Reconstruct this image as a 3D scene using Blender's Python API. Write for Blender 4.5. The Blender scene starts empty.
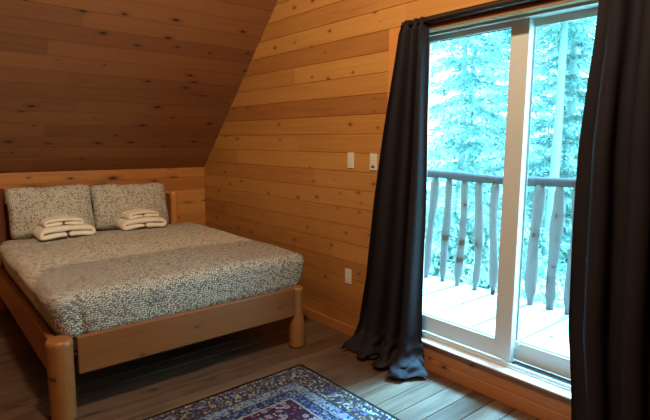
import bpy, bmesh, math, random
import numpy as np
from mathutils import Vector, Matrix, noise
C = bpy.context.scene.collection
SC = bpy.context.scene
PI = math.pi
XW, YB = 2.56, 5.15          # right wall plane, back wall plane
XL, RIDGE = -2.0, 1.2        # left wall plane, ridge line of the A-frame
SL = 1.0146                  # slope of the roof
ZK = 1.213                   # knee wall height
YN = 2 * RIDGE - YB          # near knee wall
ZR = ZK + SL * (YB - RIDGE)

# ------------------------------------------------------------------ helpers
def link(name, verts, faces, mat, parent=None, smooth=False, angle=None):
    me = bpy.data.meshes.new(name)
    me.from_pydata([tuple(v) for v in verts], [], [tuple(f) for f in faces])
    me.update()
    o = bpy.data.objects.new(name, me)
    C.objects.link(o)
    if mat: me.materials.append(mat)
    if smooth:
        me.polygons.foreach_set('use_smooth', [True] * len(me.polygons))
    if parent: o.parent = parent
    return o

def from_bm(name, bm, mat, parent=None, smooth=False):
    me = bpy.data.meshes.new(name)
    bm.normal_update()
    bm.to_mesh(me); bm.free()
    o = bpy.data.objects.new(name, me)
    C.objects.link(o)
    if mat: me.materials.append(mat)
    if smooth:
        me.polygons.foreach_set('use_smooth', [True] * len(me.polygons))
    if parent: o.parent = parent
    return o

def add_box(bm, x0, x1, y0, y1, z0, z1, bev=0.0, seg=2):
    r = bmesh.ops.create_cube(bm, size=1.0)
    vs = r['verts']
    for v in vs:
        v.co = Vector((x0 + (v.co.x + .5) * (x1 - x0), y0 + (v.co.y + .5) * (y1 - y0), z0 + (v.co.z + .5) * (z1 - z0)))
    if bev > 0:
        es = list({e for v in vs for e in v.link_edges})
        bmesh.ops.bevel(bm, geom=es, offset=bev, segments=seg, affect='EDGES', profile=.5)

def box(name, b, mat, parent=None, bev=0.003, seg=2, smooth=False):
    bm = bmesh.new()
    add_box(bm, *b, bev=bev, seg=seg)
    return from_bm(name, bm, mat, parent, smooth)

def tube(verts, faces, path, radii, n=14, cap=True, wob=0, seed=0, squash=None):
    """append a tube along path (list of Vector) to verts / faces"""
    rnd = random.Random(seed)
    base = len(verts)
    ph = rnd.random() * 10
    for i, p in enumerate(path):
        a = path[max(i - 1, 0)]; b = path[min(i + 1, len(path) - 1)]
        t = (b - a).normalized()
        ref = Vector((0, 0, 1)) if abs(t.z) < .9 else Vector((1, 0, 0))
        s = t.cross(ref).normalized(); u = s.cross(t)
        for k in range(n):
            an = 2 * PI * k / n
            r = radii[i]
            if wob:
                r *= 1 + wob * noise.noise(Vector((math.cos(an) * 1.3 + ph, math.sin(an) * 1.3, (p.z + p.x + p.y) * 4 + ph)))
            verts.append(p + s * (math.cos(an) * r) + u * (math.sin(an) * r))
    for i in range(len(path) - 1):
        for k in range(n):
            a = base + i * n + k; b = base + i * n + (k + 1) % n
            faces.append((a, b, b + n, a + n))
    if cap:
        faces.append(tuple(base + k for k in reversed(range(n))))
        e = base + (len(path) - 1) * n
        faces.append(tuple(e + k for k in range(n)))

def tag(o, label, cat, group=None, kind=None):
    o['label'] = label; o['category'] = cat
    if group: o['group'] = group
    if kind: o['kind'] = kind
    return o

def empty(name, loc, label, cat, group=None):
    o = bpy.data.objects.new(name, None); C.objects.link(o)
    o.location = loc; o.empty_display_size = .1
    return tag(o, label, cat, group)

def struct(o, label=None, cat=None):
    o['kind'] = 'structure'
    if label: o['label'] = label; o['category'] = cat
    return o

def under(root, *obs):
    """parent obs (built in world coordinates) to root and keep them in place"""
    L = Vector(root.location)
    for o in obs:
        o.parent = root
        o.matrix_parent_inverse = Matrix.Translation(-L)
    return obs

def mod_subsurf(o, n=1):
    m = o.modifiers.new('sub', 'SUBSURF'); m.levels = n; m.render_levels = n
def mod_solid(o, t, off=0):
    m = o.modifiers.new('sol', 'SOLIDIFY'); m.thickness = t; m.offset = off

# ------------------------------------------------------------------ materials
class NT:
    def __init__(s, name):
        s.m = bpy.data.materials.new(name); s.m.use_nodes = True
        s.t = s.m.node_tree; s.n = s.t.nodes; s.l = s.t.links
        s.n.clear()
        s.out = s.n.new('ShaderNodeOutputMaterial')
        s.b = s.n.new('ShaderNodeBsdfPrincipled')
        s.l.new(s.b.outputs[0], s.out.inputs[0])
    def put(s, sock, v):
        if v is None: return
        if isinstance(v, bpy.types.NodeSocket): s.l.new(v, sock)
        else:
            if isinstance(v, (tuple, list)) and len(v) == 3 and sock.type == 'RGBA': v = (*v, 1)
            sock.default_value = v
    def math(s, op, a, b=None, c=None, clamp=False):
        n = s.n.new('ShaderNodeMath'); n.operation = op; n.use_clamp = clamp
        s.put(n.inputs[0], a); s.put(n.inputs[1], b)
        if c is not None: s.put(n.inputs[2], c)
        return n.outputs[0]
    def dot(s, a, vec):
        n = s.n.new('ShaderNodeVectorMath'); n.operation = 'DOT_PRODUCT'
        s.put(n.inputs[0], a); n.inputs[1].default_value = vec
        return n.outputs['Value']
    def comb(s, x, y, z=0.0):
        n = s.n.new('ShaderNodeCombineXYZ'); s.put(n.inputs[0], x); s.put(n.inputs[1], y); s.put(n.inputs[2], z)
        return n.outputs[0]
    def noise(s, vec, scale=1, detail=3, rough=.5, dist=0):
        n = s.n.new('ShaderNodeTexNoise'); s.put(n.inputs['Vector'], vec)
        n.inputs['Scale'].default_value = scale; n.inputs['Detail'].default_value = detail
        n.inputs['Roughness'].default_value = rough; n.inputs['Distortion'].default_value = dist
        return n.outputs[0]
    def white(s, vec):
        n = s.n.new('ShaderNodeTexWhiteNoise'); n.noise_dimensions = '3D'; s.put(n.inputs['Vector'], vec)
        return n.outputs[0]
    def voro(s, vec, scale=1, feature='F1', rand=1.0, dim='3D'):
        n = s.n.new('ShaderNodeTexVoronoi'); n.feature = feature; n.voronoi_dimensions = dim
        s.put(n.inputs['Vector'], vec); n.inputs['Scale'].default_value = scale
        n.inputs['Randomness'].default_value = rand
        return n
    def ramp(s, f, stops, interp='LINEAR'):
        n = s.n.new('ShaderNodeValToRGB'); s.put(n.inputs[0], f)
        cr = n.color_ramp; cr.interpolation = interp
        while len(cr.elements) < len(stops): cr.elements.new(.5)
        for e, (p, c) in zip(cr.elements, stops):
            e.position = p
            e.color = (*c, 1) if isinstance(c, (tuple, list)) else (c, c, c, 1)
        return n.outputs[0]
    def mix(s, f, a, b, mode='MIX'):
        n = s.n.new('ShaderNodeMix'); n.data_type = 'RGBA'; n.blend_type = mode
        s.put(n.inputs[0], f); s.put(n.inputs[6], a); s.put(n.inputs[7], b)
        return n.outputs[2]
    def ss(s, x, a, b):
        n = s.n.new('ShaderNodeMapRange'); n.interpolation_type = 'SMOOTHSTEP'
        s.put(n.inputs[0], x); s.put(n.inputs[1], a); s.put(n.inputs[2], b)
        return n.outputs[0]
    def pos(s):
        return s.n.new('ShaderNodeNewGeometry').outputs['Position']
    def obj(s):
        return s.n.new('ShaderNodeTexCoord').outputs['Object']
    def bump(s, h, strength=.3, dist=.01):
        n = s.n.new('ShaderNodeBump'); n.inputs['Strength'].default_value = strength
        n.inputs['Distance'].default_value = dist; s.put(n.inputs['Height'], h)
        s.l.new(n.outputs[0], s.b.inputs['Normal'])
    def fin(s, col, rough=.5, spec=.5, **kw):
        s.put(s.b.inputs['Base Color'], col); s.put(s.b.inputs['Roughness'], rough)
        s.b.inputs['Specular IOR Level'].default_value = spec
        for k, v in kw.items(): s.put(s.b.inputs[k.replace('_', ' ')], v)
        return s.m

def wood(name, cols, A, B, w=None, off=0.0, seg=2.4, knot=(3.0, 7.0, .12), knotp=.5, rough=.45, spec=.4,
         grain=(1.3, 30.0), var=.55, use_obj=False, kcol=(.05, .018, .008), lookup=None, bump=.15, wear=0):
    t = NT(name)
    p = t.obj() if use_obj else t.pos()
    a = t.dot(p, A); c = t.dot(p, B)
    if w:
        idx = t.math('FLOOR', t.math('DIVIDE', t.math('SUBTRACT', c, off), w))
        r1 = t.white(t.comb(idx, 3.7))
        a2 = t.math('MULTIPLY_ADD', r1, 9.0, a)
        sg = t.math('FLOOR', t.math('DIVIDE', a2, seg))
        r2 = t.white(t.comb(idx, sg, 1.3))
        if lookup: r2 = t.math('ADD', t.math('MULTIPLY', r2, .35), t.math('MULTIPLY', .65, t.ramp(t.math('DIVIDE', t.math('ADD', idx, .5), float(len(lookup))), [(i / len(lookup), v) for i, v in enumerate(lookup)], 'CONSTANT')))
    else:
        a2 = a; r2 = t.math('ADD', 0.35, 0.0); idx = 0.0
    off2 = t.math('MULTIPLY', r2, 13.0)
    # knots
    kv = t.comb(t.math('MULTIPLY', a2, knot[0]), t.math('MULTIPLY', c, knot[1]), t.math('MULTIPLY', r2, 0.0))
    vn = t.voro(kv, 1, dim='2D')
    sep = t.n.new('ShaderNodeSeparateColor'); t.l.new(vn.outputs['Color'], sep.inputs[0])
    rad = t.math('MULTIPLY', t.ss(sep.outputs[0], 1 - knotp, 1.0), knot[2])
    kd = t.math('DIVIDE', vn.outputs['Distance'], t.math('ADD', rad, .0005))
    km = t.math('SUBTRACT', 1.0, t.ss(kd, .55, 1.25))
    halo = t.math('SUBTRACT', 1.0, t.ss(kd, .6, 3.4))
    gv = t.comb(t.math('MULTIPLY', a2, grain[0]), t.math('MULTIPLY_ADD', halo, .5, t.math('MULTIPLY', c, grain[1])), off2)
    g1 = t.noise(gv, 1, 4, .55, 1.1)
    g2 = t.noise(t.comb(t.math('MULTIPLY', a2, grain[0] * 2.5), t.math('MULTIPLY', c, grain[1] * 4.5), off2), 1, 2, .5)
    f = t.math('ADD', t.math('MULTIPLY', r2, var), t.math('MULTIPLY', g1, 1.0 - var))
    f = t.math('ADD', f, t.math('MULTIPLY', t.math('SUBTRACT', g2, .5), .16))
    n = len(cols)
    col = t.ramp(f, [(.12 + .76 * i / (n - 1), cc) for i, cc in enumerate(cols)])
    col = t.mix(t.math('MULTIPLY', halo, .45), col, [x * .55 + y * .45 for x, y in zip(cols[0], kcol)])
    col = t.mix(km, col, kcol)
    if wear:
        wn = t.noise(t.comb(t.math('MULTIPLY', a, 1.6), t.math('MULTIPLY', c, 9.0), 0.0), 1.2, 5, .65)
        col = t.mix(t.math('MULTIPLY', t.ss(wn, .45, .75), wear), col, [x * .45 for x in cols[0]])
    ro = t.math('MULTIPLY_ADD', g1, .15, rough - .07)
    t.bump(t.math('ADD', g2, t.math('MULTIPLY', km, -.5)), bump, .004)
    return t.fin(col, ro, spec)

PINE = [(.235, .084, .022), (.38, .160, .040), (.50, .243, .060), (.57, .315, .090)]
PINE_B = [(.24, .085, .022), (.41, .165, .038), (.52, .23, .055), (.58, .29, .075)]
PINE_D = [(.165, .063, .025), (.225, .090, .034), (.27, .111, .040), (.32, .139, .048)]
W0 = .1385
M = {}
# board tones of the gable wall; lamp falloff painted into the darker lowest boards
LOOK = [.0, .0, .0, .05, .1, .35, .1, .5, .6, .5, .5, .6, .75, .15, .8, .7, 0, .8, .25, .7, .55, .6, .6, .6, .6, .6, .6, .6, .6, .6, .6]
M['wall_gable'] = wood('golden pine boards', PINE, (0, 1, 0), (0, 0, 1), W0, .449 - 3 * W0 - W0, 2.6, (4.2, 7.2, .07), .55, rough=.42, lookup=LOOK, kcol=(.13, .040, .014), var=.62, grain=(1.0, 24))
M['wall_back'] = wood('orange pine boards', PINE_B, (1, 0, 0), (0, 0, 1), W0, .97 - 7 * W0, 2.6, (3.2, 9, .17), .75, rough=.45)
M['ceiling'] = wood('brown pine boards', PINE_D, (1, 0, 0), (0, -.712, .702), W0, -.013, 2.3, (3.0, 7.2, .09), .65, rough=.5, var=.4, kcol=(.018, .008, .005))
M['wall_left'] = wood('left wall pine boards', PINE, (0, 1, 0), (0, 0, 1), W0, .03, 2.6, (2.2, 7.2, .1), .5)
M['floor'] = wood('worn floor planks', [(.040, .021, .013), (.080, .044, .026), (.115, .067, .041), (.155, .094, .060)], (1, 0, 0), (0, 1, 0), .1333, 1.6 - .1333 * 40, 1.9,
                  (2.5, 7.5, .1), .35, rough=.36, spec=.5, kcol=(.03, .015, .01), wear=.75, grain=(1.1, 30), var=.3)
M['bed_rail'] = wood('bed rail pine', [(.12, .042, .011), (.20, .072, .017), (.26, .10, .024)], (1, 0, 0), (0, .2, 1), None, knot=(3.0, 7.5, .05), knotp=.5, rough=.4, grain=(1.2, 16), bump=.2)
M['bed_side'] = wood('bed side pine', [(.15, .052, .020), (.22, .080, .030), (.28, .11, .042)], (0, 1, 0), (.2, 0, 1), None, knot=(3.5, 5.5, .09), knotp=.6, rough=.4, grain=(1.5, 22))
M['bed_post'] = wood('bed post pine', [(.18, .068, .018), (.26, .108, .028), (.32, .145, .042)], (0, 0, 1), (1, .7, 0), None, knot=(3.5, 8, .05), knotp=.25, rough=.4, grain=(1.5, 22))
M['dark_post'] = wood('dark bed post', [(.10, .03, .012), (.16, .05, .018), (.22, .07, .025)], (0, 0, 1), (1, .7, 0), None, knot=(6, 10, .2), knotp=.8, rough=.5)
M['trim'] = wood('pine trim', [(.45, .17, .045), (.56, .24, .065), (.64, .30, .085)], (0, 1, 0), (0, 0, 1), None, knot=(2, 3, .05), knotp=.3, rough=.4)
M['dowel'] = wood('brown header strip', [(.30, .15, .07), (.38, .20, .10), (.44, .25, .13)], (0, 1, 0), (0, 0, 1), None, knot=(2, 3, .04), knotp=.2, rough=.4)
M['trim_v'] = wood('pine casing', [(.50, .19, .045), (.60, .25, .065), (.66, .31, .085)], (0, 0, 1), (0, 1, 0), None, knot=(2, 3, .05), knotp=.3, rough=.4)
M['curb'] = wood('knotty curb board', [(.26, .09, .026), (.38, .145, .043), (.47, .20, .062)], (0, 1, 0), (0, 0, 1), None, knot=(6, 11, .12), knotp=.7, rough=.45, grain=(2.5, 18))
M['weathered'] = wood('weathered log', [(.065, .062, .07), (.12, .115, .12), (.19, .175, .17)], (0, 0, 1), (1, 1, 0), None, knot=(5, 8, .18), knotp=.7, rough=.8, grain=(3, 30))
M['weathered_h'] = wood('weathered rail', [(.02, .018, .024), (.04, .035, .042), (.08, .065, .07)], (0, 1, 0), (1, 0, 1), None, knot=(4, 8, .15), knotp=.6, rough=.8, grain=(2, 30))
M['deck'] = wood('deck boards', [(.34, .34, .33), (.42, .42, .40), (.50, .49, .46)], (1, 0, 0), (0, 1, 0), .365, 2.04 - 10 * .365, 4, (3, 6, .08), .4, rough=.8)

def plain(name, col, rough=.5, spec=.5, nscale=0, nstr=.1, **kw):
    t = NT(name)
    c = col
    if nscale:
        nz = t.noise(t.obj(), nscale, 4)
        c = t.mix(t.math('MULTIPLY', nz, nstr * 2), col, tuple(x * .6 for x in col))
        t.bump(nz, .15, .004)
    return t.fin(c, rough, spec, **kw)
M['vinyl'] = plain('white vinyl', (.56, .57, .52), .4, nscale=3, nstr=.08)
M['sill'] = plain('pale sill', (.62, .60, .56), .3, nscale=3, nstr=.08)
M['track'] = plain('dark track', (.03, .03, .032), .4, nscale=20)
M['gasket'] = plain('dark gasket', (.02, .02, .022), .6, nscale=20)
M['plate'] = plain('ivory plate', (.66, .62, .52), .35, nscale=8, nstr=.04)
M['slot'] = plain('slot', (.03, .03, .03), .5, nscale=20)
M['metal_dark'] = plain('dark bronze', (.035, .028, .025), .35, nscale=12, Metallic=.4)
M['black'] = plain('bed underside', (.05, .035, .025), .8, nscale=6)
M['post_cap'] = wood('cut log end', [(.45, .20, .07), (.55, .27, .10), (.62, .33, .14)], (1, 0, 0), (0, 1, 0), None, knot=(2, 2, .05), knotp=.2, grain=(9, 9))

def curtain_mat():
    t = NT('charcoal curtain cloth')
    p = t.obj()
    nz = t.noise(p, 9, 4)
    wv = t.noise(t.comb(t.math('MULTIPLY', t.dot(p, (0, 1, 0)), 500), t.math('MULTIPLY', t.dot(p, (0, 0, 1)), 60)), 1, 2)
    c = t.mix(nz, (.0115, .0088, .0098), (.019, .0145, .016))
    t.bump(t.math('ADD', wv, t.math('MULTIPLY', nz, 3)), .12, .003)
    return t.fin(c, .75, .12, Sheen_Weight=.0, Sheen_Roughness=.4, Sheen_Tint=(.8, .8, .9))
M['curtain'] = curtain_mat()

def scale_print(name, base, line, scale, w=.13, flat=True):
    t = NT(name)
    p = t.obj()
    wob = t.noise(p, 12, 2)
    dv = t.n.new('ShaderNodeVectorMath'); dv.operation = 'ADD'
    t.l.new(p, dv.inputs[0]); t.l.new(t.comb(t.math('MULTIPLY', wob, .008), t.math('MULTIPLY', wob, .006), 0.0), dv.inputs[1])
    sx = t.n.new('ShaderNodeSeparateXYZ'); t.l.new(dv.outputs[0], sx.inputs[0])
    fl = t.comb(t.math('ADD', sx.outputs[0], sx.outputs[2]), t.math('ADD', sx.outputs[1], sx.outputs[2]), 0.0) if flat else t.comb(sx.outputs[0], sx.outputs[2], 0.0)
    v = t.voro(fl, scale, 'DISTANCE_TO_EDGE', .8, '2D')
    if flat == 'zone':
        px = sx.outputs[0]; yc = t.math('SUBTRACT', 3.46, t.math('MULTIPLY', 2.4, t.math('MAXIMUM', 0.0, t.math('SUBTRACT', .64, px))))
        yc = t.math('ADD', yc, t.math('MULTIPLY', wob, .10))
        zone = t.math('SUBTRACT', 1.0, t.ss(t.math('SUBTRACT', sx.outputs[1], yc), -.04, .07))
        m = t.ss(v.outputs['Distance'], t.math('MULTIPLY_ADD', zone, .03, w * .5), t.math('MULTIPLY_ADD', zone, .10, w * 1.1))
        base = t.mix(zone, base, (.66, .60, .48))
    else:
        m = t.ss(v.outputs['Distance'], w * .6, w * 1.3)
    v2 = t.voro(fl, scale, 'F1', .8, '2D')
    sep = t.n.new('ShaderNodeSeparateColor'); t.l.new(v2.outputs['Color'], sep.inputs[0])
    b = t.mix(t.math('MULTIPLY', t.ss(sep.outputs[0], .62, .9), .6), base, line)
    col = t.mix(m, line, b)
    big = t.noise(p, 3, 3)
    col = t.mix(t.math('MULTIPLY', big, .08), col, line)
    fz = t.noise(p, 220, 2)
    t.bump(t.math('ADD', t.math('MULTIPLY', m, .6), fz), .2, .003)
    return t.fin(col, .9, .15, Sheen_Weight=.15)
M['duvet'] = scale_print('scale print duvet cotton', (.80, .76, .60), (.026, .026, .030), 78, .12, 'zone')
M['sham'] = scale_print('scale print pillow cotton', (.68, .66, .54), (.12, .115, .09), 80, .10, False)
M['hem'] = scale_print('duvet hem cotton', (.50, .46, .37), (.12, .11, .09), 90, .1)
M['sheet'] = plain('cream sheet', (.66, .60, .48), .9, .2, nscale=14, nstr=.1)

def towel_mat():
    t = NT('cream terry cotton')
    p = t.obj()
    nz = t.noise(p, 260, 3); n2 = t.noise(p, 20, 3)
    c = t.mix(nz, (.80, .74, .60), (.93, .89, .76))
    t.bump(t.math('ADD', nz, n2), .6, .004)
    return t.fin(c, .95, .1, Sheen_Weight=.4)
M['towel'] = towel_mat()

def glass_mat():
    t = NT('window glass')
    t.n.remove(t.b)
    tr = t.n.new('ShaderNodeBsdfTransparent'); tr.inputs[0].default_value = (.90, .98, .97, 1)
    gl = t.n.new('ShaderNodeBsdfGlossy'); gl.inputs['Roughness'].default_value = .02
    lw = t.n.new('ShaderNodeLayerWeight'); lw.inputs[0].default_value = .5
    fo = t.math('MULTIPLY_ADD', t.math('POWER', lw.outputs['Facing'], 4.0), .35, .02)
    mx = t.n.new('ShaderNodeMixShader')
    t.l.new(fo, mx.inputs[0]); t.l.new(tr.outputs[0], mx.inputs[1]); t.l.new(gl.outputs[0], mx.inputs[2])
    t.l.new(mx.outputs[0], t.out.inputs[0])
    return t.m
M['glass'] = glass_mat()

def rug_mat():
    t = NT('woven rug pile')
    p = t.pos()
    x = t.dot(p, (1, 0, 0)); y = t.dot(p, (0, 1, 0))
    X0, X1, Y0, Y1 = RUG
    d = t.math('MINIMUM', t.math('MINIMUM', t.math('SUBTRACT', X1, x), t.math('SUBTRACT', x, X0)),
               t.math('MINIMUM', t.math('SUBTRACT', Y1, y), t.math('SUBTRACT', y, Y0)))
    def speck(scale, stops, rnd=.9):
        v = t.voro(p, scale, 'F1', rnd)
        s = t.n.new('ShaderNodeSeparateColor'); t.l.new(v.outputs['Color'], s.inputs[0])
        return t.ramp(s.outputs[0], stops, 'CONSTANT')
    CRM = (.34, .31, .24); NAV = (.018, .026, .075); BLU = (.06, .09, .20); TAN = (.17, .12, .075); MAR = (.045, .008, .015); ICE = (.20, .225, .25); BRN = (.05, .028, .022)
    c_out = speck(72, [(0, BRN), (.28, TAN), (.5, CRM), (.68, NAV), (.86, BRN)])
    c_b2 = speck(85, [(0, ICE), (.45, CRM), (.62, BLU), (.82, NAV)])
    c_b3 = speck(80, [(0, NAV), (.42, BLU), (.66, NAV), (.8, ICE)])
    c_fl = speck(60, [(0, MAR), (.42, MAR), (.62, (.13, .05, .07)), (.76, (.34, .28, .30)), (.88, NAV)])
    # flowers of the field
    v = t.voro(p, 15, 'F1', .6)
    fl = t.math('LESS_THAN', v.outputs['Distance'], .30)
    fl2 = t.math('LESS_THAN', v.outputs['Distance'], .14)
    c_fd = t.mix(fl, c_fl, (.24, .21, .24)); c_fd = t.mix(fl2, c_fd, (.30, .08, .10))
    # rosettes of the main border
    vb = t.voro(p, 11, 'F1', .3)
    c_out = t.mix(t.math('LESS_THAN', vb.outputs['Distance'], .26), c_out, speck(60, [(0, NAV), (.4, BLU), (.7, ICE)]))
    c_out = t.mix(t.math('LESS_THAN', vb.outputs['Distance'], .12), c_out, (.22, .06, .05))
    def over(base, lo, c):
        return t.mix(t.math('GREATER_THAN', d, lo), base, c)
    col = over((.012, .005, .005), .020, speck(85, [(0, BRN), (.3, TAN), (.6, CRM), (.8, BRN)]))
    col = over(col, .045, NAV)
    col = over(col, .055, c_out)
    col = over(col, .175, NAV)
    col = over(col, .185, c_b2)
    col = over(col, .255, MAR)
    col = over(col, .262, c_b3)
    col = over(col, .325, CRM)
    col = over(col, .335, c_fd)
    nz = t.noise(p, 320, 2)
    col = t.mix(t.math('MULTIPLY_ADD', nz, .35, .25), col, (.015, .013, .016))
    t.bump(nz, .5, .004)
    return t.fin(col, .95, .05)
RUG = (-.35, 1.945, .95, 2.555)
M['rug'] = rug_mat()

def leaf_mat(name, a, b):
    t = NT(name)
    p = t.pos()
    nz = t.noise(p, 1.6, 3)
    n3 = t.noise(p, 14, 2)
    c = t.mix(t.ss(t.math('ADD', t.math('MULTIPLY', nz, .6), t.math('MULTIPLY', n3, .4)), .35, .65), a, b)
    tl = t.n.new('ShaderNodeBsdfTranslucent'); t.put(tl.inputs[0], c)
    mx = t.n.new('ShaderNodeMixShader'); mx.inputs[0].default_value = .35
    t.fin(c, .6, .3)
    t.l.new(t.b.outputs[0], mx.inputs[1]); t.l.new(tl.outputs[0], mx.inputs[2])
    t.l.new(mx.outputs[0], t.out.inputs[0])
    return t.m
M['needle'] = leaf_mat('spruce needles', (.05, .22, .22), (.62, .78, .74))
M['needle_d'] = leaf_mat('fir needles', (.05, .20, .21), (.50, .66, .63))
M['leaf'] = leaf_mat('shrub leaves', (.10, .28, .26), (.70, .80, .74))
M['bark'] = plain('tree bark', (.20, .32, .33), .9, .2, nscale=6, nstr=.3)
M['ground'] = plain('meadow', (.34, .46, .30), .95, .1, nscale=1.5, nstr=.3)

# ------------------------------------------------------------------ setting
def board_profile(z0, z1, off, w=W0, gd=.0045, gw=.0036):
    """(coordinate, depth) list of a V-jointed board wall between z0 and z1"""
    pts = [(z0, 0)]
    k = math.ceil((z0 - off) / w + .02)
    while off + k * w < z1 - .012:
        c = off + k * w
        if c - gw > z0:
            pts += [(c - gw, 0), (c - .0012, gd), (c + .0012, gd), (c + gw, 0)]
        k += 1
    pts.append((z1, 0))
    return pts

def strip_wall(name, prof, lo, hi, place, mat, thick=.1):
    """prof along the across-axis, lo(c)/hi(c) ends of the boards, place(along, across, depth)"""
    V, F = [], []
    for c, d in prof:
        V += [place(lo(c), c, d), place(hi(c), c, d)]
    for i in range(len(prof) - 1):
        a = 2 * i
        F.append((a, a + 1, a + 3, a + 2))
    n = len(V)
    # back face and rim so that the wall has its thickness
    V += [place(lo(prof[0][0]), prof[0][0], thick), place(hi(prof[0][0]), prof[0][0], thick),
          place(hi(prof[-1][0]), prof[-1][0], thick), place(lo(prof[-1][0]), prof[-1][0], thick)]
    e = 2 * (len(prof) - 1)
    F += [(n, n + 1, 1, 0), (e, e + 1, n + 2, n + 3), (n + 3, n + 2, n + 1, n),
          tuple([n] + [2 * i for i in range(len(prof))] + [n + 3]),
          tuple([n + 1, n + 2] + [2 * i + 1 for i in reversed(range(len(prof)))])]
    return V, F

def merge(name, parts, mat, parent=None):
    V, F = [], []
    for v, f in parts:
        b = len(V); V += v; F += [tuple(i + b for i in q) for q in f]
    return link(name, V, F, mat, parent)

OFFW = .449 - 3 * W0
D0, D1, DZ0, DZ1 = .64, 2.20, .188, 2.195      # door opening
roofy = lambda z: YB + .03 - max(0, (z - ZK) / SL)
roofn = lambda z: YN + max(0, (z - ZK) / SL)
pl_right = lambda a, c, d: (XW + d, a, c)
parts = [
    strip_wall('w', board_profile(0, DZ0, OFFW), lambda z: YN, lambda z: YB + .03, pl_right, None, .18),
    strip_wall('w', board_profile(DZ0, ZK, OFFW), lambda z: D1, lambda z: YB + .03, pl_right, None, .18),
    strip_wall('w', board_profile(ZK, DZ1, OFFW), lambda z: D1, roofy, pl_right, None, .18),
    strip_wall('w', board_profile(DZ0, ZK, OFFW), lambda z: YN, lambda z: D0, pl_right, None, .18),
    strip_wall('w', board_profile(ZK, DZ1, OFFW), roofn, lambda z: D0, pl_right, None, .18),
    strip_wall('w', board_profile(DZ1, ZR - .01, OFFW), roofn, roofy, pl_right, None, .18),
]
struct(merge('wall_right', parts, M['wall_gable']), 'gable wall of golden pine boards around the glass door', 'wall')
pl_left = lambda a, c, d: (XL - d, a, c)
parts = [strip_wall('w', board_profile(0, ZK, OFFW), lambda z: YN, lambda z: YB, pl_left, None),
         strip_wall('w', board_profile(ZK, ZR - .01, OFFW), roofn, roofy, pl_left, None)]
struct(merge('wall_left', parts, M['wall_left']))
pl_back = lambda a, c, d: (a, YB + d, c)
struct(merge('wall_back', [strip_wall('w', board_profile(0, ZK, .97 - 7 * W0), lambda z: XL - .1, lambda z: XW + .1, pl_back, None)], M['wall_back']),
       'low knee wall of orange pine boards behind the bed', 'wall')
pl_near = lambda a, c, d: (a, YN - d, c)
struct(merge('wall_near', [strip_wall('w', board_profile(0, ZK, .03), lambda z: XL, lambda z: XW, pl_near, None)], M['wall_left']))
# roof slopes
sn, cs = .712, .702
LS = (YB - RIDGE) / sn * 1.0
ln = math.hypot(YB - RIDGE, ZR - ZK)
dy, dz = (YB - RIDGE) / ln, (ZR - ZK) / ln
cb = -.712 * YB + .702 * ZK      # material coordinate of the knee line
def cprof(off):
    return board_profile(0, ln, off, W0, .008, .0034)
o0 = (-.013 - cb) % W0
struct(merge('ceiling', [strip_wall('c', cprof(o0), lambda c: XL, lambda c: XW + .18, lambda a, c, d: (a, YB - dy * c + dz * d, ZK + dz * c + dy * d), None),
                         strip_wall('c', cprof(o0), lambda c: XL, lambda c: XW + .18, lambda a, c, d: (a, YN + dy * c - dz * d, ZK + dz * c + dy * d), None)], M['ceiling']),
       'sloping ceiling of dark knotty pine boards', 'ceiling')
# floor
def floor_mesh():
    prof = board_profile(YN, YB, 1.6, .1333, .008, .0032)
    return strip_wall('f', prof, lambda c: XL - .1, lambda c: XW + .1, lambda a, c, d: (a, c, -d), None, .12)
struct(merge('floor', [floor_mesh()], M['floor']), 'worn brown plank floor', 'floor')
# baseboards
struct(box('baseboard_right', (XW - .014, XW, YN, YB - .014, 0, .08), M['curb'], bev=.003), 'low pine baseboard under the gable wall', 'baseboard')
bb = box('baseboard_back', (XL, XW, YB - .014, YB, 0, .08), M['wall_back'], bev=.003); struct(bb)
# casing boards of the opening
struct(box('trim_1', (XW - .006, XW + .002, D1 + .005, D1 + .185, DZ0, 2.248), M['trim_v'], bev=.002), 'upright pine casing board left of the door', 'trim')
struct(box('trim_2', (XW - .058, XW + .002, D0, D1 + .004, 2.171, 2.192), M['dowel'], bev=.008, seg=4), 'thin pine strip above the glass door', 'trim')
struct(box('trim_3', (XW - .004, XW + .002, YN + .5, D1 + .1, .081, DZ0 - .004), M['curb'], bev=.002), 'knotty pine curb board below the door', 'trim')
struct(box('trim_4', (XW - .028, XW + .05, D0 - .05, D1 + .02, DZ0 - .004, DZ0 + .008), M['sill'], bev=.003), 'pale sill ledge at the foot of the door', 'sill')

# ------------------------------------------------------------------ sliding door
def frame_ring(bm, x0, x1, y0, y1, z0, z1, sl, sr, rb, rt, bev=.004):
    """sl: stile at low y, sr: stile at high y"""
    add_box(bm, x0, x1, y0, y0 + sl, z0, z1, bev)
    add_box(bm, x0, x1, y1 - sr, y1, z0, z1, bev)
    add_box(bm, x0 + .001, x1 - .001, y0 + sl - .002, y1 - sr + .002, z0, z0 + rb, bev)
    add_box(bm, x0 + .001, x1 - .001, y0 + sl - .002, y1 - sr + .002, z1 - rt, z1, bev)
door = bpy.data.objects.new('door_1', None); C.objects.link(door); door.location = (2.65, (D0 + D1) / 2, DZ0)
struct(door, 'white framed sliding glass door between the dark curtains', 'door')
bm = bmesh.new()
add_box(bm, 2.590, 2.739, D0 + .001, D0 + .03, DZ0 + .008, DZ1 - .001, .003)
add_box(bm, 2.590, 2.739, D1 - .03, D1 - .001, DZ0 + .008, DZ1 - .001, .003)
add_box(bm, 2.590, 2.739, D0 + .028, D1 - .028, DZ1 - .032, DZ1 - .001, .003)
add_box(bm, 2.600, 2.739, D0 + .028, D1 - .028, DZ0 + .008, DZ0 + .022, .002)
add_box(bm, 2.606, 2.616, D0 + .028, D1 - .028, DZ0 + .02, DZ0 + .036, .002)
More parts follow.
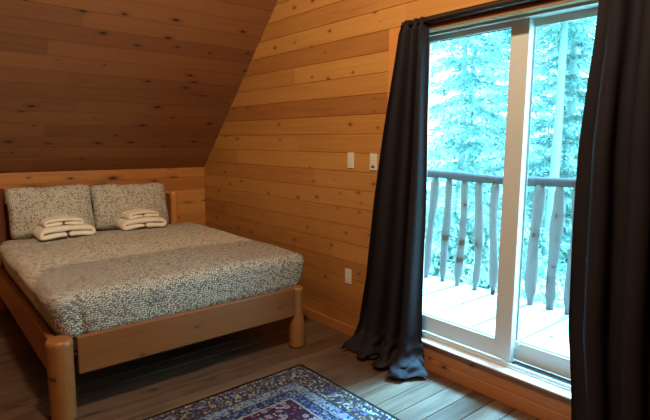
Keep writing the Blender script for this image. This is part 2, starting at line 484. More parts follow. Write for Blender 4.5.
add_box(bm, 2.668, 2.680, D0 + .03, 1.424, 2.122, DZ1 - .030, .002)
add_box(bm, 2.600, 2.618, D0 + .03, D1 - .03, 2.140, DZ1 - .030, .002) if 0 else None
outer = from_bm('door_frame', bm, M['vinyl'])
bm = bmesh.new(); frame_ring(bm, 2.620, 2.664, 1.425, D1 - .031, .226, 2.163, .108, .055, .112, .032)
pf = from_bm('fixed_panel', bm, M['vinyl'])
bm = bmesh.new(); frame_ring(bm, 2.684, 2.724, D0 + .031, 1.50, .222, 2.163, .075, .062, .110, .030)
ps = from_bm('sliding_panel', bm, M['vinyl'])
bm = bmesh.new(); frame_ring(bm, 2.632, 2.652, 1.527, D1 - .08, .332, 2.137, .008, .008, .008, .008, .001)
g1 = from_bm('gasket', bm, M['gasket'])
bm = bmesh.new(); frame_ring(bm, 2.694, 2.716, D0 + .10, 1.444, .326, 2.139, .008, .008, .008, .008, .001)
g2 = from_bm('gasket', bm, M['gasket'])
gp1 = box('pane', (2.639, 2.645, 1.53, D1 - .085, .335, 2.134), M['glass'], bev=0)
gp2 = box('pane', (2.701, 2.707, D0 + .104, 1.442, .33, 2.135), M['glass'], bev=0)
tr = box('door_track', (2.662, 2.683, D0 + .03, 1.424, DZ0 + .021, DZ0 + .030), M['track'], bev=.001)
tr2 = box('bottom_guide', (2.619, 2.660, D0 + .03, 1.424, DZ0 + .021, DZ0 + .034), M['track'], bev=.001)
lt = box('latch', (2.668, 2.686, 1.405, 1.424, .30, .345), M['vinyl'], bev=.003)
under(door, outer, pf, ps, tr, tr2)
for o, par in ((g1, pf), (gp1, pf), (g2, ps), (gp2, ps), (lt, ps)): o.parent = par

# ------------------------------------------------------------------ bed
BX0, BX1, BY0, BY1 = .545, 2.125, 2.84, 5.03
bed = empty('log_bed', ((BX0 + BX1) / 2, (BY0 + BY1) / 2, 0), 'low pine bed frame with round log posts, standing against the knee wall', 'bed')
def log_post(name, x, y, z0, z1, prof, mat, seed, cham=.012):
    path, rad = [], []
    n = 22
    for i in range(n + 1):
        f = i / n
        path.append(Vector((x, y, z0 + (z1 - cham - z0) * f))); 
        # interpolate the radius profile
        for (a, ra), (b, rb) in zip(prof, prof[1:]):
            if a <= f <= b:
                s = (f - a) / (b - a); s = s * s * (3 - 2 * s); rad.append(ra + (rb - ra) * s); break
    path.append(Vector((x, y, z1))); rad.append(rad[-1] - cham * .8)
    V, F = [], []
    tube(V, F, path, rad, 28, wob=.03, seed=seed)
    return link(name, V, F, mat, smooth=False)
def smooth_sides(o):
    me = o.data
    for p in me.polygons: p.use_smooth = len(p.vertices) == 4
posts = [
    log_post('foot_post', .548, 2.835, 0, .458, [(0, .062), (.5, .065), (1, .066)], M['bed_post'], 1),
    log_post('foot_post', 2.118, 2.835, 0, .452, [(0, .060), (.35, .060), (.62, .046), (.93, .045), (1, .048)], M['bed_post'], 2),
    log_post('head_post', .575, 5.055, 0, 1.085, [(0, .068), (.5, .066), (1, .064)], M['dark_post'], 3),
    log_post('head_post', 2.150, 5.055, 0, .975, [(0, .052), (.5, .044), (1, .037)], M['trim_v'], 4)]
for p in posts: smooth_sides(p)
posts[2]['label'] = 'dark knotty head post'
fr = box('foot_rail', (.628, 2.078, 2.800, 2.838, .246, .455), M['bed_rail'], bev=.006)
sl_ = box('side_rail', (.505, .545, 2.90, 5.0, .24, .452), M['bed_side'], bev=.006)
sr_ = box('side_rail', (2.13, 2.165, 2.885, 5.0, .24, .45), M['bed_side'], bev=.006)
bm = bmesh.new()
add_box(bm, .635, 2.10, 5.035, 5.075, .30, .62, .005); add_box(bm, .635, 2.10, 5.035, 5.075, .625, .955, .005)
hb = from_bm('headboard', bm, M['dark_post'])
bm = bmesh.new()
for i in range(14):
    y = 2.90 + i * .152
    add_box(bm, .546, 2.129, y, y + .10, .30, .322, .002)
sl2 = from_bm('slats', bm, M['black'])
cl = box('cleat', (.546, .58, 2.9, 5.0, .262, .299), M['black']); cr = box('cleat', (2.095, 2.129, 2.9, 5.0, .262, .299), M['black'])
cb2 = box('centre_beam', (1.31, 1.37, 2.90, 5.03, .252, .299), M['black'])
under(bed, *posts, fr, sl_, sr_, hb, sl2, cl, cr, cb2)

# rounded, softly lumpy cushion-like boxes
def soft_box(name, x0, x1, y0, y1, z0, z1, r, mat, n=(60, 70, 14), fn=None, open_bottom=False):
    bm = bmesh.new()
    nx, ny, nz = n
    cx, cy, cz = (x0 + x1) / 2, (y0 + y1) / 2, (z0 + z1) / 2
    hx, hy, hz = (x1 - x0) / 2, (y1 - y0) / 2, (z1 - z0) / 2
    vm = {}
    def vert(i, j, k):
        if (i, j, k) in vm: return vm[(i, j, k)]
        def ax(t, n, h):
            # denser samples near the rounded ends
            s = t / n * 2 - 1
            return s * h
        p = Vector((ax(i, nx, hx), ax(j, ny, hy), ax(k, nz, hz)))
        q = Vector((max(-hx + r, min(hx - r, p.x)), max(-hy + r, min(hy - r, p.y)), max(-hz + min(r, hz), min(hz - min(r, hz), p.z))))
        d = p - q
        if d.length > 1e-6:
            m = max(abs(d.x), abs(d.y), abs(d.z))
            d = d.normalized() * m
        p = q + d
        P = Vector((cx, cy, cz)) + p
        if fn: P = fn(P, p)
        v = bm.verts.new(P); vm[(i, j, k)] = v
        return v
    def quad(a, b, c, d):
        bm.faces.new([vert(*a), vert(*b), vert(*c), vert(*d)])
    for i in range(nx):
        for j in range(ny):
            quad((i, j, nz), (i + 1, j, nz), (i + 1, j + 1, nz), (i, j + 1, nz))
            if not open_bottom: quad((i, j, 0), (i, j + 1, 0), (i + 1, j + 1, 0), (i + 1, j, 0))
    for i in range(nx):
        for k in range(nz):
            quad((i, 0, k), (i + 1, 0, k), (i + 1, 0, k + 1), (i, 0, k + 1))
            quad((i, ny, k), (i, ny, k + 1), (i + 1, ny, k + 1), (i + 1, ny, k))
    for j in range(ny):
        for k in range(nz):
            quad((0, j, k), (0, j, k + 1), (0, j + 1, k + 1), (0, j + 1, k))
            quad((nx, j, k), (nx, j + 1, k), (nx, j + 1, k + 1), (nx, j, k + 1))
    return from_bm(name, bm, mat, smooth=True)

mat_ = soft_box('mattress', .572, 2.10, 2.90, 5.00, .322, .655, .07, M['sheet'], (40, 50, 10))
tag(mat_, 'mattress in a cream sheet lying in the pine bed under the patterned duvet', 'mattress')

def duvet_fn(P, p):
    # puff on the top, hug towards the rails at the bottom, folds on the sides
    hx, hy = .86, .95
    u = max(-1, min(1, p.x / hx)); v = max(-1, min(1, p.y / hy))
    t = (P.z - .45) / .24; t = max(0, min(1, t))
    z = P.z
    if p.z > 0:
        z += .012 * (1 - u * u) * (1 - v * v) + .010 * noise.noise(Vector((P.x * 2.3, P.y * 2.3, 1))) + .004 * noise.noise(Vector((P.x * 9, P.y * 9, 4)))
    x, y = P.x, P.y
    inset = (1 - t) ** 1.5
    if p.x < 0: x += inset * .06 * min(1, -p.x / .6)
    else: x -= inset * .03 * min(1, p.x / .6)
    if p.y < 0: y += 0.012 * inset
    side = min(1, max(0, (.10 - (hy + p.y)) / .10))
    # creases of the front and side drop
    if side > 0:
        y += side * (.010 * noise.noise(Vector((P.x * 7, 0, P.z * 3))) + .035 * math.exp(-((P.x - .625 + (P.z - .45) * -.12) / .014) ** 2) * (1 - t * .9))
    sx = min(1, max(0, (.10 - (hx - abs(p.x))) / .10))
    x += sx * .010 * noise.noise(Vector((P.y * 5, 3, P.z * 4)))
    return Vector((x, y, z))
duvet = soft_box('duvet', .498, 2.235, 2.846, 4.66, .395, .686, .075, M['duvet'], (120, 120, 20), duvet_fn, True)
# nothing below the frame: the drop is tucked between mattress and rails
for v in duvet.data.vertices:
    c = v.co
    zt = .50 if c.x < 1.9 else .465
    if c.z < zt:
        k = min(1, (zt - c.z) / (.045 if c.x < 1.9 else .012))
        c.x = max(c.x, c.x + (.553 - c.x) * k) if c.x < 1 else min(c.x, c.x + (2.118 - c.x) * k)
        c.y = max(c.y, c.y + (2.852 - c.y) * k)
tag(duvet, 'thick duvet with a fine beige and black scale print spread over the bed', 'duvet')
def band_fn(P, p):
    z = P.z + .010 * noise.noise(Vector((P.x * 2.3, P.y * 2.3, 1))) + .005
    return Vector((P.x, P.y + .012 * math.sin(P.x * 3), z))
hem = soft_box('hem', .52, 2.19, 4.50, 4.70, .55, .695, .07, M['hem'], (90, 16, 8), band_fn, True)
hem.parent = duvet

def pillow(cx, cy, cz, w, h, th, lean, roll, seed, label):
    V, F = [], []
    n, m = 40, 28
    def P(i, j, s):
        u = i / n * 2 - 1; v = j / m * 2 - 1
        # pinched corners, hollow edges
        ex = 1 - .055 * (1 - v * v) * 0 - .05 * (abs(v) ** 2) * 0
        x = u * w / 2 * (1 - .05 * (1 - u * u) - .045 * (1 - v ** 4) * abs(u) ** 3 * 0 + .03 * abs(u * v) ** 3)
        y = v * h / 2 * (1 + .035 * abs(u * v) ** 3 - .03 * (1 - abs(u)))
        x *= 1 - .035 * (1 - abs(v) ** 3) * 0 - .02 * abs(u) ** 4 * (1 - abs(v))
        x *= 1 - .05 * abs(v) ** 7; y *= 1 - .09 * abs(u) ** 7
        y += .008 * noise.noise(Vector((u * 3 + seed, v, 9))) * abs(v)
        k = max(0, (1 - abs(u) ** 3.2)) ** .5 * max(0, (1 - abs(v) ** 3.2)) ** .5
        d = th / 2 * k * (1 + .35 * noise.noise(Vector((u * 2 + seed, v * 2, s))))
        d += .006 * noise.noise(Vector((u * 7 + seed, v * 7, s))) * k
        return Vector((x, s * d, y))
    R = Matrix.Rotation(roll, 3, 'Y'); Lm = Matrix.Rotation(lean, 3, 'X')
    for s in (-1, 1):
        for j in range(m + 1):
            for i in range(n + 1):
                V.append(Lm @ (R @ P(i, j, s)))
    st = (n + 1) * (m + 1)
    for s in (0, 1):
        for j in range(m):
            for i in range(n):
                a = s * st + j * (n + 1) + i
                q = (a, a + 1, a + n + 2, a + n + 1)
                F.append(q if s == 0 else q[::-1])
    o = link('pillow', V, F, M['sham'], smooth=True)
    o.location = (cx, cy, cz)
    bm = bmesh.new(); bm.from_mesh(o.data); bmesh.ops.remove_doubles(bm, verts=bm.verts, dist=.0006); bm.to_mesh(o.data); bm.free()
    tag(o, label, 'pillow', 'pillows leaning on the headboard')
    return o
pillow(.952, 4.83, .893, .665, .44, .20, math.radians(-17), math.radians(-.5), 1, 'scale print pillow leaning on the headboard beside the dark knotty post')
pillow(1.635, 4.84, .885, .705, .43, .20, math.radians(-18), math.radians(1.0), 5, 'scale print pillow leaning on the headboard nearer to the gable wall')

# folded towels: a sheet folded with its two ends meeting at the front middle
def towel(cx, cy, z0, w, dep, t, rz, seed, label, over=0.0):
    prof = []
    def arc(x, zc, r, a0, a1, n=8):
        for i in range(n + 1):
            a = a0 + (a1 - a0) * i / n
            prof.append((x + r * math.cos(a), zc + r * math.sin(a)))
    h = t * 1.02
    prof.append((-.006, t / 2))
    for i in range(1, 7): prof.append((-.006 - (w / 2 - h / 2) * i / 7, t / 2))
    arc(-w / 2 + h / 2, t / 2 + h / 2, h / 2, -PI / 2, -3 * PI / 2)
    for i in range(1, 14): prof.append((-w / 2 + h / 2 + (w - h) * i / 14, t / 2 + h))
    arc(w / 2 - h / 2, t / 2 + h / 2, h / 2, PI / 2, -PI / 2)
    for i in range(1, 7): prof.append((w / 2 - h / 2 - (w / 2 - h / 2) * i / 7, t / 2))
    prof.append((.006, t / 2))
    N = len(prof); D = 12
    V, F = [], []
    for sgn in (1, -1):
        for i, (x, z) in enumerate(prof):
            a = prof[max(i - 1, 0)]; b = prof[min(i + 1, N - 1)]
            tx, tz = b[0] - a[0], b[1] - a[1]; l = math.hypot(tx, tz) or 1
            nx_, nz_ = -tz / l, tx / l
            e = 1.0 if 0 < i < N - 1 else .6
            for j in range(D + 1):
                f = j / D * 2 - 1
                rd = (1 - max(0, abs(f) - .70) ** 2 / .09 * .45)
                hh = sgn * t / 2 * .93 * e * rd
                wob = .008 * noise.noise(Vector((x * 14 + seed, f * 2.5, z * 20 + sgn)))
                X = (x + nx_ * hh) ; Z = z + nz_ * hh + wob
                sag = -.016 * (abs(X) / (w / 2)) ** 2.5
                V.append(Vector((X + wob, f * dep / 2 * (1 + .03 * noise.noise(Vector((x * 9, seed, z * 9)))), max(.0005, Z + sag + .006))))
    st = N * (D + 1)
    for s in (0, 1):
        for i in range(N - 1):
            for j in range(D):
                a = s * st + i * (D + 1) + j
                q = (a, a + 1, a + D + 2, a + D + 1)
                F.append(q if s == 0 else q[::-1])
    for i in range(N - 1):                 # long edges
        for j in (0, D):
            a = i * (D + 1) + j; b = a + D + 1
            q = (a, b, b + st, a + st)
            F.append(q if j == 0 else q[::-1])
    for i in (0, N - 1):
        for j in range(D):
            a = i * (D + 1) + j; b = a + 1
            q = (a, a + st, b + st, b)
            F.append(q if i == 0 else q[::-1])
    o = link('folded_towel', V, F, M['towel'], smooth=True)
    o.location = (cx, cy, z0); o.rotation_euler = (0, 0, rz)
    mod_subsurf(o, 1)
    return tag(o, label, 'towel', 'folded cream towels on the bed')
TZ = .697
towel(.990, 4.60, TZ, .40, .25, .047, math.radians(2), 1, 'large folded cream towel, lower of the two nearest the dark knotty post')
towel(.980, 4.62, TZ + .096, .28, .20, .031, math.radians(-4), 4, 'small folded cream towel, upper of the two nearest the dark knotty post')
towel(1.655, 4.64, TZ, .37, .24, .046, math.radians(-3), 7, 'large folded cream towel, lower of the two nearer the gable wall')
towel(1.650, 4.66, TZ + .094, .27, .19, .031, math.radians(5), 9, 'small folded cream towel, upper of the two nearer the gable wall')

# ------------------------------------------------------------------ rug
rg = soft_box('oriental_rug', RUG[0], RUG[1], RUG[2], RUG[3], .0012, .011, .004, M['rug'], (60, 50, 2),
              lambda P, p: Vector((P.x + .004 * noise.noise(Vector((P.y * 3, 0, 0))), P.y + .004 * noise.noise(Vector((P.x * 3, 5, 0))), P.z)))
tag(rg, 'oriental rug with a navy and cream border around a maroon flowered field', 'rug')

# ------------------------------------------------------------------ curtains and rod
rod = empty('curtain_rod', (2.475, 1.3, 2.222), 'dark metal curtain rod above the sliding glass door', 'curtain rod')
V, F = [], []; tube(V, F, [Vector((2.475, .25, 2.222)), Vector((2.475, 2.198, 2.222))], [.015] * 2, 16); r1 = link('pole', V, F, M['metal_dark'], smooth=True)
br = [box('bracket', (2.476, XW - .0005, y - .012, y + .012, 2.214, 2.250), M['metal_dark'], bev=.003) for y in (.9, 2.19)]
rear = box('rear_rail', (2.515, 2.545, .3, 2.22, 2.213, 2.262), M['metal_dark'], bev=.003)
under(rod, r1, rear, *br)

def curtain(name, yl, yr, xc, ztop, nf, seed, label, amp=(.027, .058), puddle=None, length_n=110):
    """yl/yr(z): edges of the cloth, deeper folds lower down"""
    nu = nf * 26
    V, F = [], []
    rnd = random.Random(seed)
    ph = [rnd.uniform(-.5, .5) for _ in range(nf + 3)]
    def fold(u):
        # uneven folds
        s = u * nf
        w = .16 * math.sin(s * 1.7 + seed) + .10 * math.sin(s * 2.9 + seed * 2)
        return math.sin(2 * PI * (s + w)), math.sin(4 * PI * (s + w))
    for j in range(length_n + 1):
        v = j / length_n
        z = ztop * (1 - v)
        a = amp[0] + (amp[1] - amp[0]) * min(1, v * 1.5)
        for i in range(nu + 1):
            u = i / nu
            f, f2 = fold(u + .02 * math.sin(v * 3 + seed))
            y0, y1 = yl(z), yr(z)
            y = y0 + (y1 - y0) * u + .25 * a * f2 * min(1, v * 3 + .2)
            x = xc + a * f * (1 + .3 * noise.noise(Vector((u * 6, v * 2.5, seed)))) + .012 * noise.noise(Vector((u * 3, v * 3, seed + 5)))
            x += (0 if z > .3 else 0)
            if v < .02: x = 2.475 + .020 * math.copysign(min(1, abs(f) * 1.4), f)
            zz = z
            if puddle: x, y, zz = puddle(x, y, z, u, v)
            V.append(Vector((min(x, XW - .012), y, max(.006, zz))))
    for j in range(length_n):
        for i in range(nu):
            a = j * (nu + 1) + i
            F.append((a, a + nu + 1, a + nu + 2, a + 1))
    o = link(name, V, F, M['curtain'], smooth=True)
    mod_solid(o, .004)
    mod_subsurf(o, 1)
    return tag(o, label, 'curtain', 'dark curtains of the glass door')
def interp(tab):
    def f(z):
        if z >= tab[0][0]: return tab[0][1]
        for (a, va), (b, vb) in zip(tab, tab[1:]):
            if b <= z <= a: return va + (vb - va) * (a - z) / (a - b)
        return tab[-1][1]
    return f
def pud(x, y, z, u, v):
    # cloth lying on the floor: lower 34 cm spread into the room
    zl = .30
    if z < zl:
        k = (zl - z) / zl
        n1 = noise.noise(Vector((u * 7, v * 30, 3))); n2 = noise.noise(Vector((u * 11, v * 18, 8)))
        kk = k * k
        x -= kk * (.13 + .05 * math.sin(u * 9 + 1)) + .05 * n2 * kk
        y += -.05 * kk * math.sin(u * 7) - .05 * kk * n1 - (.05 * kk if u > .6 else 0)
        zz = max(.008, .010 + (zl - .010) * (1 - k) ** 1.25 * (1 - .35 * k) + .055 * k * abs(n1) + .03 * k * max(0, n2))
        n3 = noise.noise(Vector((u * 26, v * 60, 1))); n4 = noise.noise(Vector((u * 22, v * 55, 6)))
        x += .035 * n3 * k; y += .035 * n4 * k; zz += .035 * k * abs(n3 + n4)
        return x, y, zz
    return x, y, z
cl_l = curtain('curtain', interp([(2.25, 2.205), (2.0, 2.245), (1.58, 2.325), (1.1, 2.40), (.55, 2.46), (.28, 2.515), (.15, 2.535), (0, 2.54)]),
               interp([(2.25, 2.00), (1.45, 1.985), (.95, 1.985), (.42, 1.99), (.2, 1.99), (0, 1.95)]), 2.465, 2.250, 3, 3,
               'dark curtain pulled aside, its hem crumpled on the floor below the light switches', puddle=pud)
cl_r = curtain('curtain', interp([(2.25, 1.022), (1.97, 1.033), (1.79, 1.047), (1.47, 1.064), (1.08, 1.06), (.58, 1.045), (.3, 1.01), (0, .985)]),
               interp([(2.25, .50), (1.2, .44), (0, .42)]), 2.465, 2.250, 4, 8,
               'dark curtain hanging straight down over the sliding panel, nearest to the camera', amp=(.028, .058), puddle=None)

# ------------------------------------------------------------------ switches and outlet
def plate(name, y, z, h, w, label, cat, kind, grp=None):
    root = empty(name, (XW, y, z), label, cat, grp)
    p = box('cover_plate', (XW - .007, XW - .0004, y - w / 2, y + w / 2, z - h / 2, z + h / 2), M['plate'], bev=.0025)
    under(root, p)
    if kind == 'rocker':
        under(root, box('rocker', (XW - .011, XW - .0072, y - .016, y + .016, z - .033, z + .033), M['plate'], bev=.0015))
    if kind == 'dimmer':
        under(root, box('rocker', (XW - .011, XW - .0072, y - .016, y + .016, z - .020, z + .036), M['plate'], bev=.0015))
        under(root, box('button', (XW - .0115, XW - .0072, y - .014, y + .014, z - .040, z - .028), M['slot'], bev=.001))
    if kind == 'outlet':
        for dzz in (-.020, .020):
            s = box('socket', (XW - .0095, XW - .0072, y - .016, y + .016, z + dzz - .014, z + dzz + .014), M['plate'], bev=.003)
            under(root, s)
            for yy in (-.006, .006):
                q = box('slot', (XW - .0100, XW - .0094, y + yy - .0013, y + yy + .0013, z + dzz - .002, z + dzz + .007), M['slot'], bev=0)
                q.parent = s; 
    return root
plate('light_switch', 2.745, 1.364, .116, .068, 'plain ivory light switch on the pine wall, farther from the curtain', 'light switch', 'rocker')
plate('dimmer_switch', 2.508, 1.360, .120, .070, 'ivory switch with a small dark button right beside the curtain', 'light switch', 'dimmer')
plate('power_outlet', 2.757, .470, .116, .070, 'ivory power outlet low on the pine wall beside the curtain', 'outlet', 'outlet')

# ------------------------------------------------------------------ balcony
deck_z = .13
dk = []
y = 2.04 - 7 * .365
bm = bmesh.new()
for i in range(20):
    add_box(bm, 2.745, 4.10, y + .014, y + .351, deck_z - .035, deck_z, .003)
    y += .365
dko = from_bm('balcony_deck', bm, M['deck'])
bm = bmesh.new(); add_box(bm, 4.06, 4.12, -.5, 4.7, -.16, deck_z - .036, .004); add_box(bm, 2.80, 2.86, -.5, 4.7, -.16, deck_z - .036, .004)
j = from_bm('joists', bm, M['weathered_h'])
tag(dko, 'pale plank deck of the balcony outside the glass door', 'deck'); j.parent = dko

rail = empty('balcony_railing', (4.0, 2.3, deck_z), 'log railing with rough peeled balusters along the balcony edge', 'railing')
V, F = [], []
path = [Vector((4.0 + .012 * math.sin(i * 1.1), -.4 + i * .2, 1.185 + .010 * math.sin(i * .8))) for i in range(26)]
tube(V, F, path, [.040 + .004 * math.sin(i * 2.1) for i in range(26)], 16, wob=.12, seed=3)
tp = link('top_rail', V, F, M['weathered_h'], smooth=True); under(rail, tp)
bal = [(3.11 + .03, 3.072 + .0, 0), (2.932, 2.905, 1), (2.750, 2.726, 2), (2.567, 2.561, 3), (2.394, 2.399, 4), (2.205, 2.205, 5), (2.026, 2.013, 6), (1.852, 1.844, 7), (1.70, 1.70, 8),
       (3.30, 3.24, 9), (3.47, 3.42, 10), (1.53, 1.54, 11), (1.36, 1.37, 12)]
for yb, yt, s in bal:
    rn = random.Random(s * 7 + 1)
    V, F = [], []
    n = 18; path = []; rad = []
    wide = .036 + (.008 if s in (6, 7) else 0)
    for i in range(n + 1):
        f = i / n
        z = deck_z + .0 + (1.16 - deck_z) * f
        yy = yb + (yt - yb) * f + .012 * math.sin(f * 5 + s) 
        path.append(Vector((4.0 + .008 * math.sin(f * 4 + s * 2), yy, z)))
        r = wide * (1 + .12 * math.sin(f * 9 + s * 3))
        if f < .07: r *= .62
        if f > .96: r *= .6
        rad.append(r)
    tube(V, F, path, rad, 12, wob=.22, seed=s)
    b = link('baluster', V, F, M['weathered'], smooth=True); under(rail, b)

# ------------------------------------------------------------------ outside: ground, trees, shrubs
GZ = -2.6
gv, gf = [], []
ng = 30
for i in range(ng + 1):
    for k in range(ng + 1):
        x = 2.9 + 45 * i / ng; y = -12 + 60 * k / ng
        gv.append((x, y, GZ + .25 * noise.noise(Vector((x * .2, y * .2, 0))) + max(0, x - 14) * .12))
for i in range(ng):
    for k in range(ng):
        a = i * (ng + 1) + k; gf.append((a, a + ng + 1, a + ng + 2, a + 1))
gr = link('meadow_ground', gv, gf, M['ground'], smooth=True); struct(gr, 'grassy ground below the balcony', 'ground')

def conifer_mesh(h, seed, rad=2.2, bare=0.0, dens=1.0, lf=.16):
    rn = np.random.RandomState(seed)
    V, F = [], []
    nv = 0
    z = bare
    lv, lfc = [], []
    while z < h - .2:
        f = (z - bare) / (h - bare)
        L0 = rad * (1 - f) ** .8 * (.9 + .2 * rn.rand())
        nb = max(5, int(9 * (1 - f * .3)))
        a0 = rn.rand() * 6.28
        for b in range(nb):
            az = a0 + b * 6.283 / nb + rn.uniform(-.25, .25)
            L = L0 * rn.uniform(.75, 1.1)
            ns = max(5, int(L / .065 * dens))
            dr = rn.uniform(.25, .5)
            ca, sa = math.cos(az), math.sin(az)
            for s in range(ns):
                q = (s + 1) / ns
                r = L * q
                zz = z + .16 * L - dr * L * q ** 1.6 + .35 * L * max(0, q - .65)
                wd = .32 * L * (1 - q * .75) + .05
                for sg in (-1, 1):
                    for w_ in (0, 1, 2):
                        o = sg * wd * (.12 + .45 * w_ * rn.rand())
                        l = lf * rn.uniform(.7, 1.5)
                        px, py = r * ca - o * sa, r * sa + o * ca
                        pz = zz - abs(o) * .35 + rn.uniform(-.03, .03)
                        da = az + sg * rn.uniform(.2, 1.1)
                        dx, dy_, dz_ = math.cos(da) * l, math.sin(da) * l, rn.uniform(-.75, .05) * l
                        wx, wy = -math.sin(da) * l * .22, math.cos(da) * l * .22
                        tz = rn.uniform(-.25, .25) * l
                        lv += [(px - wx, py - wy, pz - tz * .3), (px + wx, py + wy, pz + tz * .3), (px + dx + wx * .4, py + dy_ + wy * .4, pz + dz_ + tz * .3), (px + dx - wx * .4, py + dy_ - wy * .4, pz + dz_ - tz * .3)]
                        lfc.append((nv, nv + 1, nv + 2, nv + 3)); nv += 4
        z += (.34 + .12 * (1 - f)) * rn.uniform(.8, 1.2)
    me = bpy.data.meshes.new('crown'); me.from_pydata(lv, [], lfc); me.update()
    tv, tf = [], []
    tube(tv, tf, [Vector((.03 * math.sin(i), .03 * math.cos(i * 2), h * i / 12)) for i in range(13)], [max(.02, .085 * h / 9 * (1 - i / 12.5)) for i in range(13)], 10, wob=.1, seed=seed)
    tm = bpy.data.meshes.new('trunk'); tm.from_pydata([tuple(v) for v in tv], [], tf); tm.update(); tm.materials.append(M['bark'])
    tm.polygons.foreach_set('use_smooth', [True] * len(tm.polygons))
    return me, tm
protoA = conifer_mesh(11, 3, 2.6, .6, 1.0, .105)
protoB = conifer_mesh(13, 8, 2.0, 1.2, 1.0, .11)
protoC = conifer_mesh(14, 12, 1.6, 7.0, .9, .12)
protoA[0].materials.append(M['needle']); protoB[0].materials.append(M['needle_d']); protoC[0].materials.append(M['needle_d'])
def tree(name, proto, x, y, s, rz, label, grp=None, gz=None):
    z = GZ + max(0, x - 14) * .12 if gz is None else gz
    r = empty(name, (x, y, z - .1), label, 'tree', grp)
    r.rotation_euler = (0, 0, rz); r.scale = (s, s, s)
    for nm, me in (('crown', proto[0]), ('trunk', proto[1])):
        o = bpy.data.objects.new(nm, me); C.objects.link(o); o.parent = r
    return r
tree('spruce_tree', protoA, 9.0, 6.25, 1.0, .4, 'large spruce with sweeping bright boughs filling the fixed pane beyond the railing')
tree('fir_tree', protoB, 11.5, 5.2, 1.0, 1.9, 'slim fir standing beyond the sliding panel, just right of the stile')
tree('bare_trunk_fir', protoC, 9.6, 4.55, .9, 2.4, 'tall tree with a bare pale trunk seen through the sliding panel')
bg = 'conifers of the forest behind'
spots = [(13.4, 9.0), (16.0, 4.6), (16.6, 7.6), (19.5, 10.6), (20.6, 7.4), (12.6, 12.6), (22.5, 14.0)]
rn = random.Random(5)
for i, (x, y) in enumerate(spots):
    tree('forest_conifer', protoB if i % 2 else protoA, x, y, rn.uniform(1.05, 1.35), rn.uniform(0, 6), 'conifer of the dense forest behind the front trees', bg)

def shrub_mesh(seed, r=.9, h=1.3, n=2600):
    rs = np.random.RandomState(seed)
    V, F = [], []
    for i in range(n):
        u = rs.normal(size=3); u /= np.linalg.norm(u)
        k = rs.rand() ** .35
        lump = 1 + .25 * noise.noise(Vector((float(u[0]) * 2 + seed, float(u[1]) * 2, float(u[2]) * 2)))
        p = np.array([u[0] * r, u[1] * r, (u[2] * .5 + .5) * h]) * np.array([k * lump, k * lump, .3 + .7 * k * lump])
        a = rs.normal(size=3); a /= np.linalg.norm(a); b = np.cross(a, u); b /= (np.linalg.norm(b) + 1e-6)
        l = rs.uniform(.05, .1)
        q = [p - b * l * .4, p + a * l, p + b * l * .4, p - a * l]
        V += [tuple(map(float, t)) for t in q]; F.append((4 * i, 4 * i + 1, 4 * i + 2, 4 * i + 3))
    me = bpy.data.meshes.new('shrub'); me.from_pydata(V, [], F); me.update(); me.materials.append(M['leaf'])
    return me
sm = [shrub_mesh(1), shrub_mesh(2), shrub_mesh(3)]
for i, (x, y, s) in enumerate([(6.2, 4.9, 1.3), (6.4, 3.9, 1.25), (6.0, 3.0, 1.3), (7.6, 5.6, 1.5), (7.4, 4.4, 1.4), (7.2, 3.4, 1.3), (8.6, 4.9, 1.5), (6.9, 6.0, 1.4), (5.6, 4.2, 1.1), (9.8, 7.6, 1.6), (8.3, 6.9, 1.3)]):
    o = bpy.data.objects.new('shrub', sm[i % 3]); C.objects.link(o)
    o.location = (x, y, GZ - .05); o.scale = (s, s, s * 1.15); o.rotation_euler = (0, 0, i * 1.3)
    tag(o, 'pale leafy shrub seen between the balusters below the trees', 'shrub', 'shrubs below the balcony')

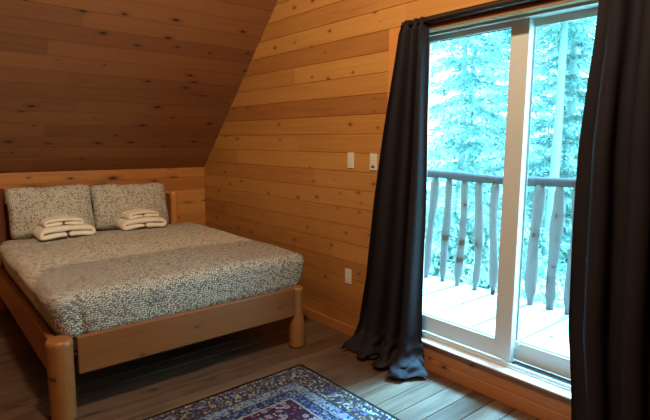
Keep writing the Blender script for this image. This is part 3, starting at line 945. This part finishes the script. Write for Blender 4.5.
# ------------------------------------------------------------------ light
def light(name, kind, loc, energy, color, **kw):
    d = bpy.data.lights.new(name, kind); d.energy = energy; d.color = color
    for k, v in kw.items(): setattr(d, k, v)
    o = bpy.data.objects.new(name, d); C.objects.link(o); o.location = loc
    return o
light('ceiling_lamp', 'POINT', (.70, 1.15, 3.6), 320, (1.0, .83, .60), shadow_soft_size=.10)
sun = light('daylight_sun', 'SUN', (8, 3, 9), 50.0, (.20, .58, 1.0), angle=math.radians(16))
d = Vector((-math.cos(math.radians(64)), .02, -math.sin(math.radians(64))))
sun.rotation_euler = d.to_track_quat('-Z', 'Y').to_euler()
pt = light('door_portal', 'AREA', (2.76, (D0 + D1) / 2, (DZ0 + DZ1) / 2), 1, (1, 1, 1), shape='RECTANGLE', size=DZ1 - DZ0, size_y=D1 - D0)
pt.rotation_euler = (0, math.radians(90), 0)
pt.data.cycles.is_portal = True

w = bpy.data.worlds.new('World'); SC.world = w; w.use_nodes = True
nt = w.node_tree; nt.nodes.clear()
wo = nt.nodes.new('ShaderNodeOutputWorld'); bgn = nt.nodes.new('ShaderNodeBackground')
tc = nt.nodes.new('ShaderNodeTexCoord'); sp = nt.nodes.new('ShaderNodeSeparateXYZ'); rp = nt.nodes.new('ShaderNodeValToRGB')
nt.links.new(tc.outputs['Generated'], sp.inputs[0]); nt.links.new(sp.outputs[2], rp.inputs[0])
rp.color_ramp.elements[0].position = 0; rp.color_ramp.elements[0].color = (.42, .80, .98, 1)
rp.color_ramp.elements[1].position = .8; rp.color_ramp.elements[1].color = (.36, .74, 1.0, 1)
nt.links.new(rp.outputs[0], bgn.inputs[0]); bgn.inputs[1].default_value = 13.5
nt.links.new(bgn.outputs[0], wo.inputs[0])

# ------------------------------------------------------------------ camera
yaw, pit, rol, FPX = 0.699012627, 0.135817112, 0.00569433732, 498.82
cy_, sy_ = math.cos(yaw), math.sin(yaw)
f = Vector((sy_ * math.cos(pit), cy_ * math.cos(pit), -math.sin(pit)))
r = Vector((cy_, -sy_, 0)); u = r.cross(f)
r2 = r * math.cos(rol) + u * math.sin(rol); u2 = -r * math.sin(rol) + u * math.cos(rol)
cam = bpy.data.cameras.new('Camera'); co = bpy.data.objects.new('Camera', cam); C.objects.link(co)
mw = Matrix((( r2.x, u2.x, -f.x, 0), (r2.y, u2.y, -f.y, 0), (r2.z, u2.z, -f.z, 1.5), (0, 0, 0, 1)))
co.matrix_world = mw
cam.sensor_fit = 'HORIZONTAL'; cam.sensor_width = 36; cam.lens = FPX / 650 * 36
cam.clip_start = .02; cam.clip_end = 200
SC.camera = co

vs = SC.view_settings
SC.display_settings.display_device = 'sRGB'
vs.view_transform = 'Standard'; vs.look = 'None'; vs.gamma = 1.0; vs.use_curve_mapping = False
vs.exposure = 0.0
SC.cycles.max_bounces = 8
SC.cycles.transparent_max_bounces = 12
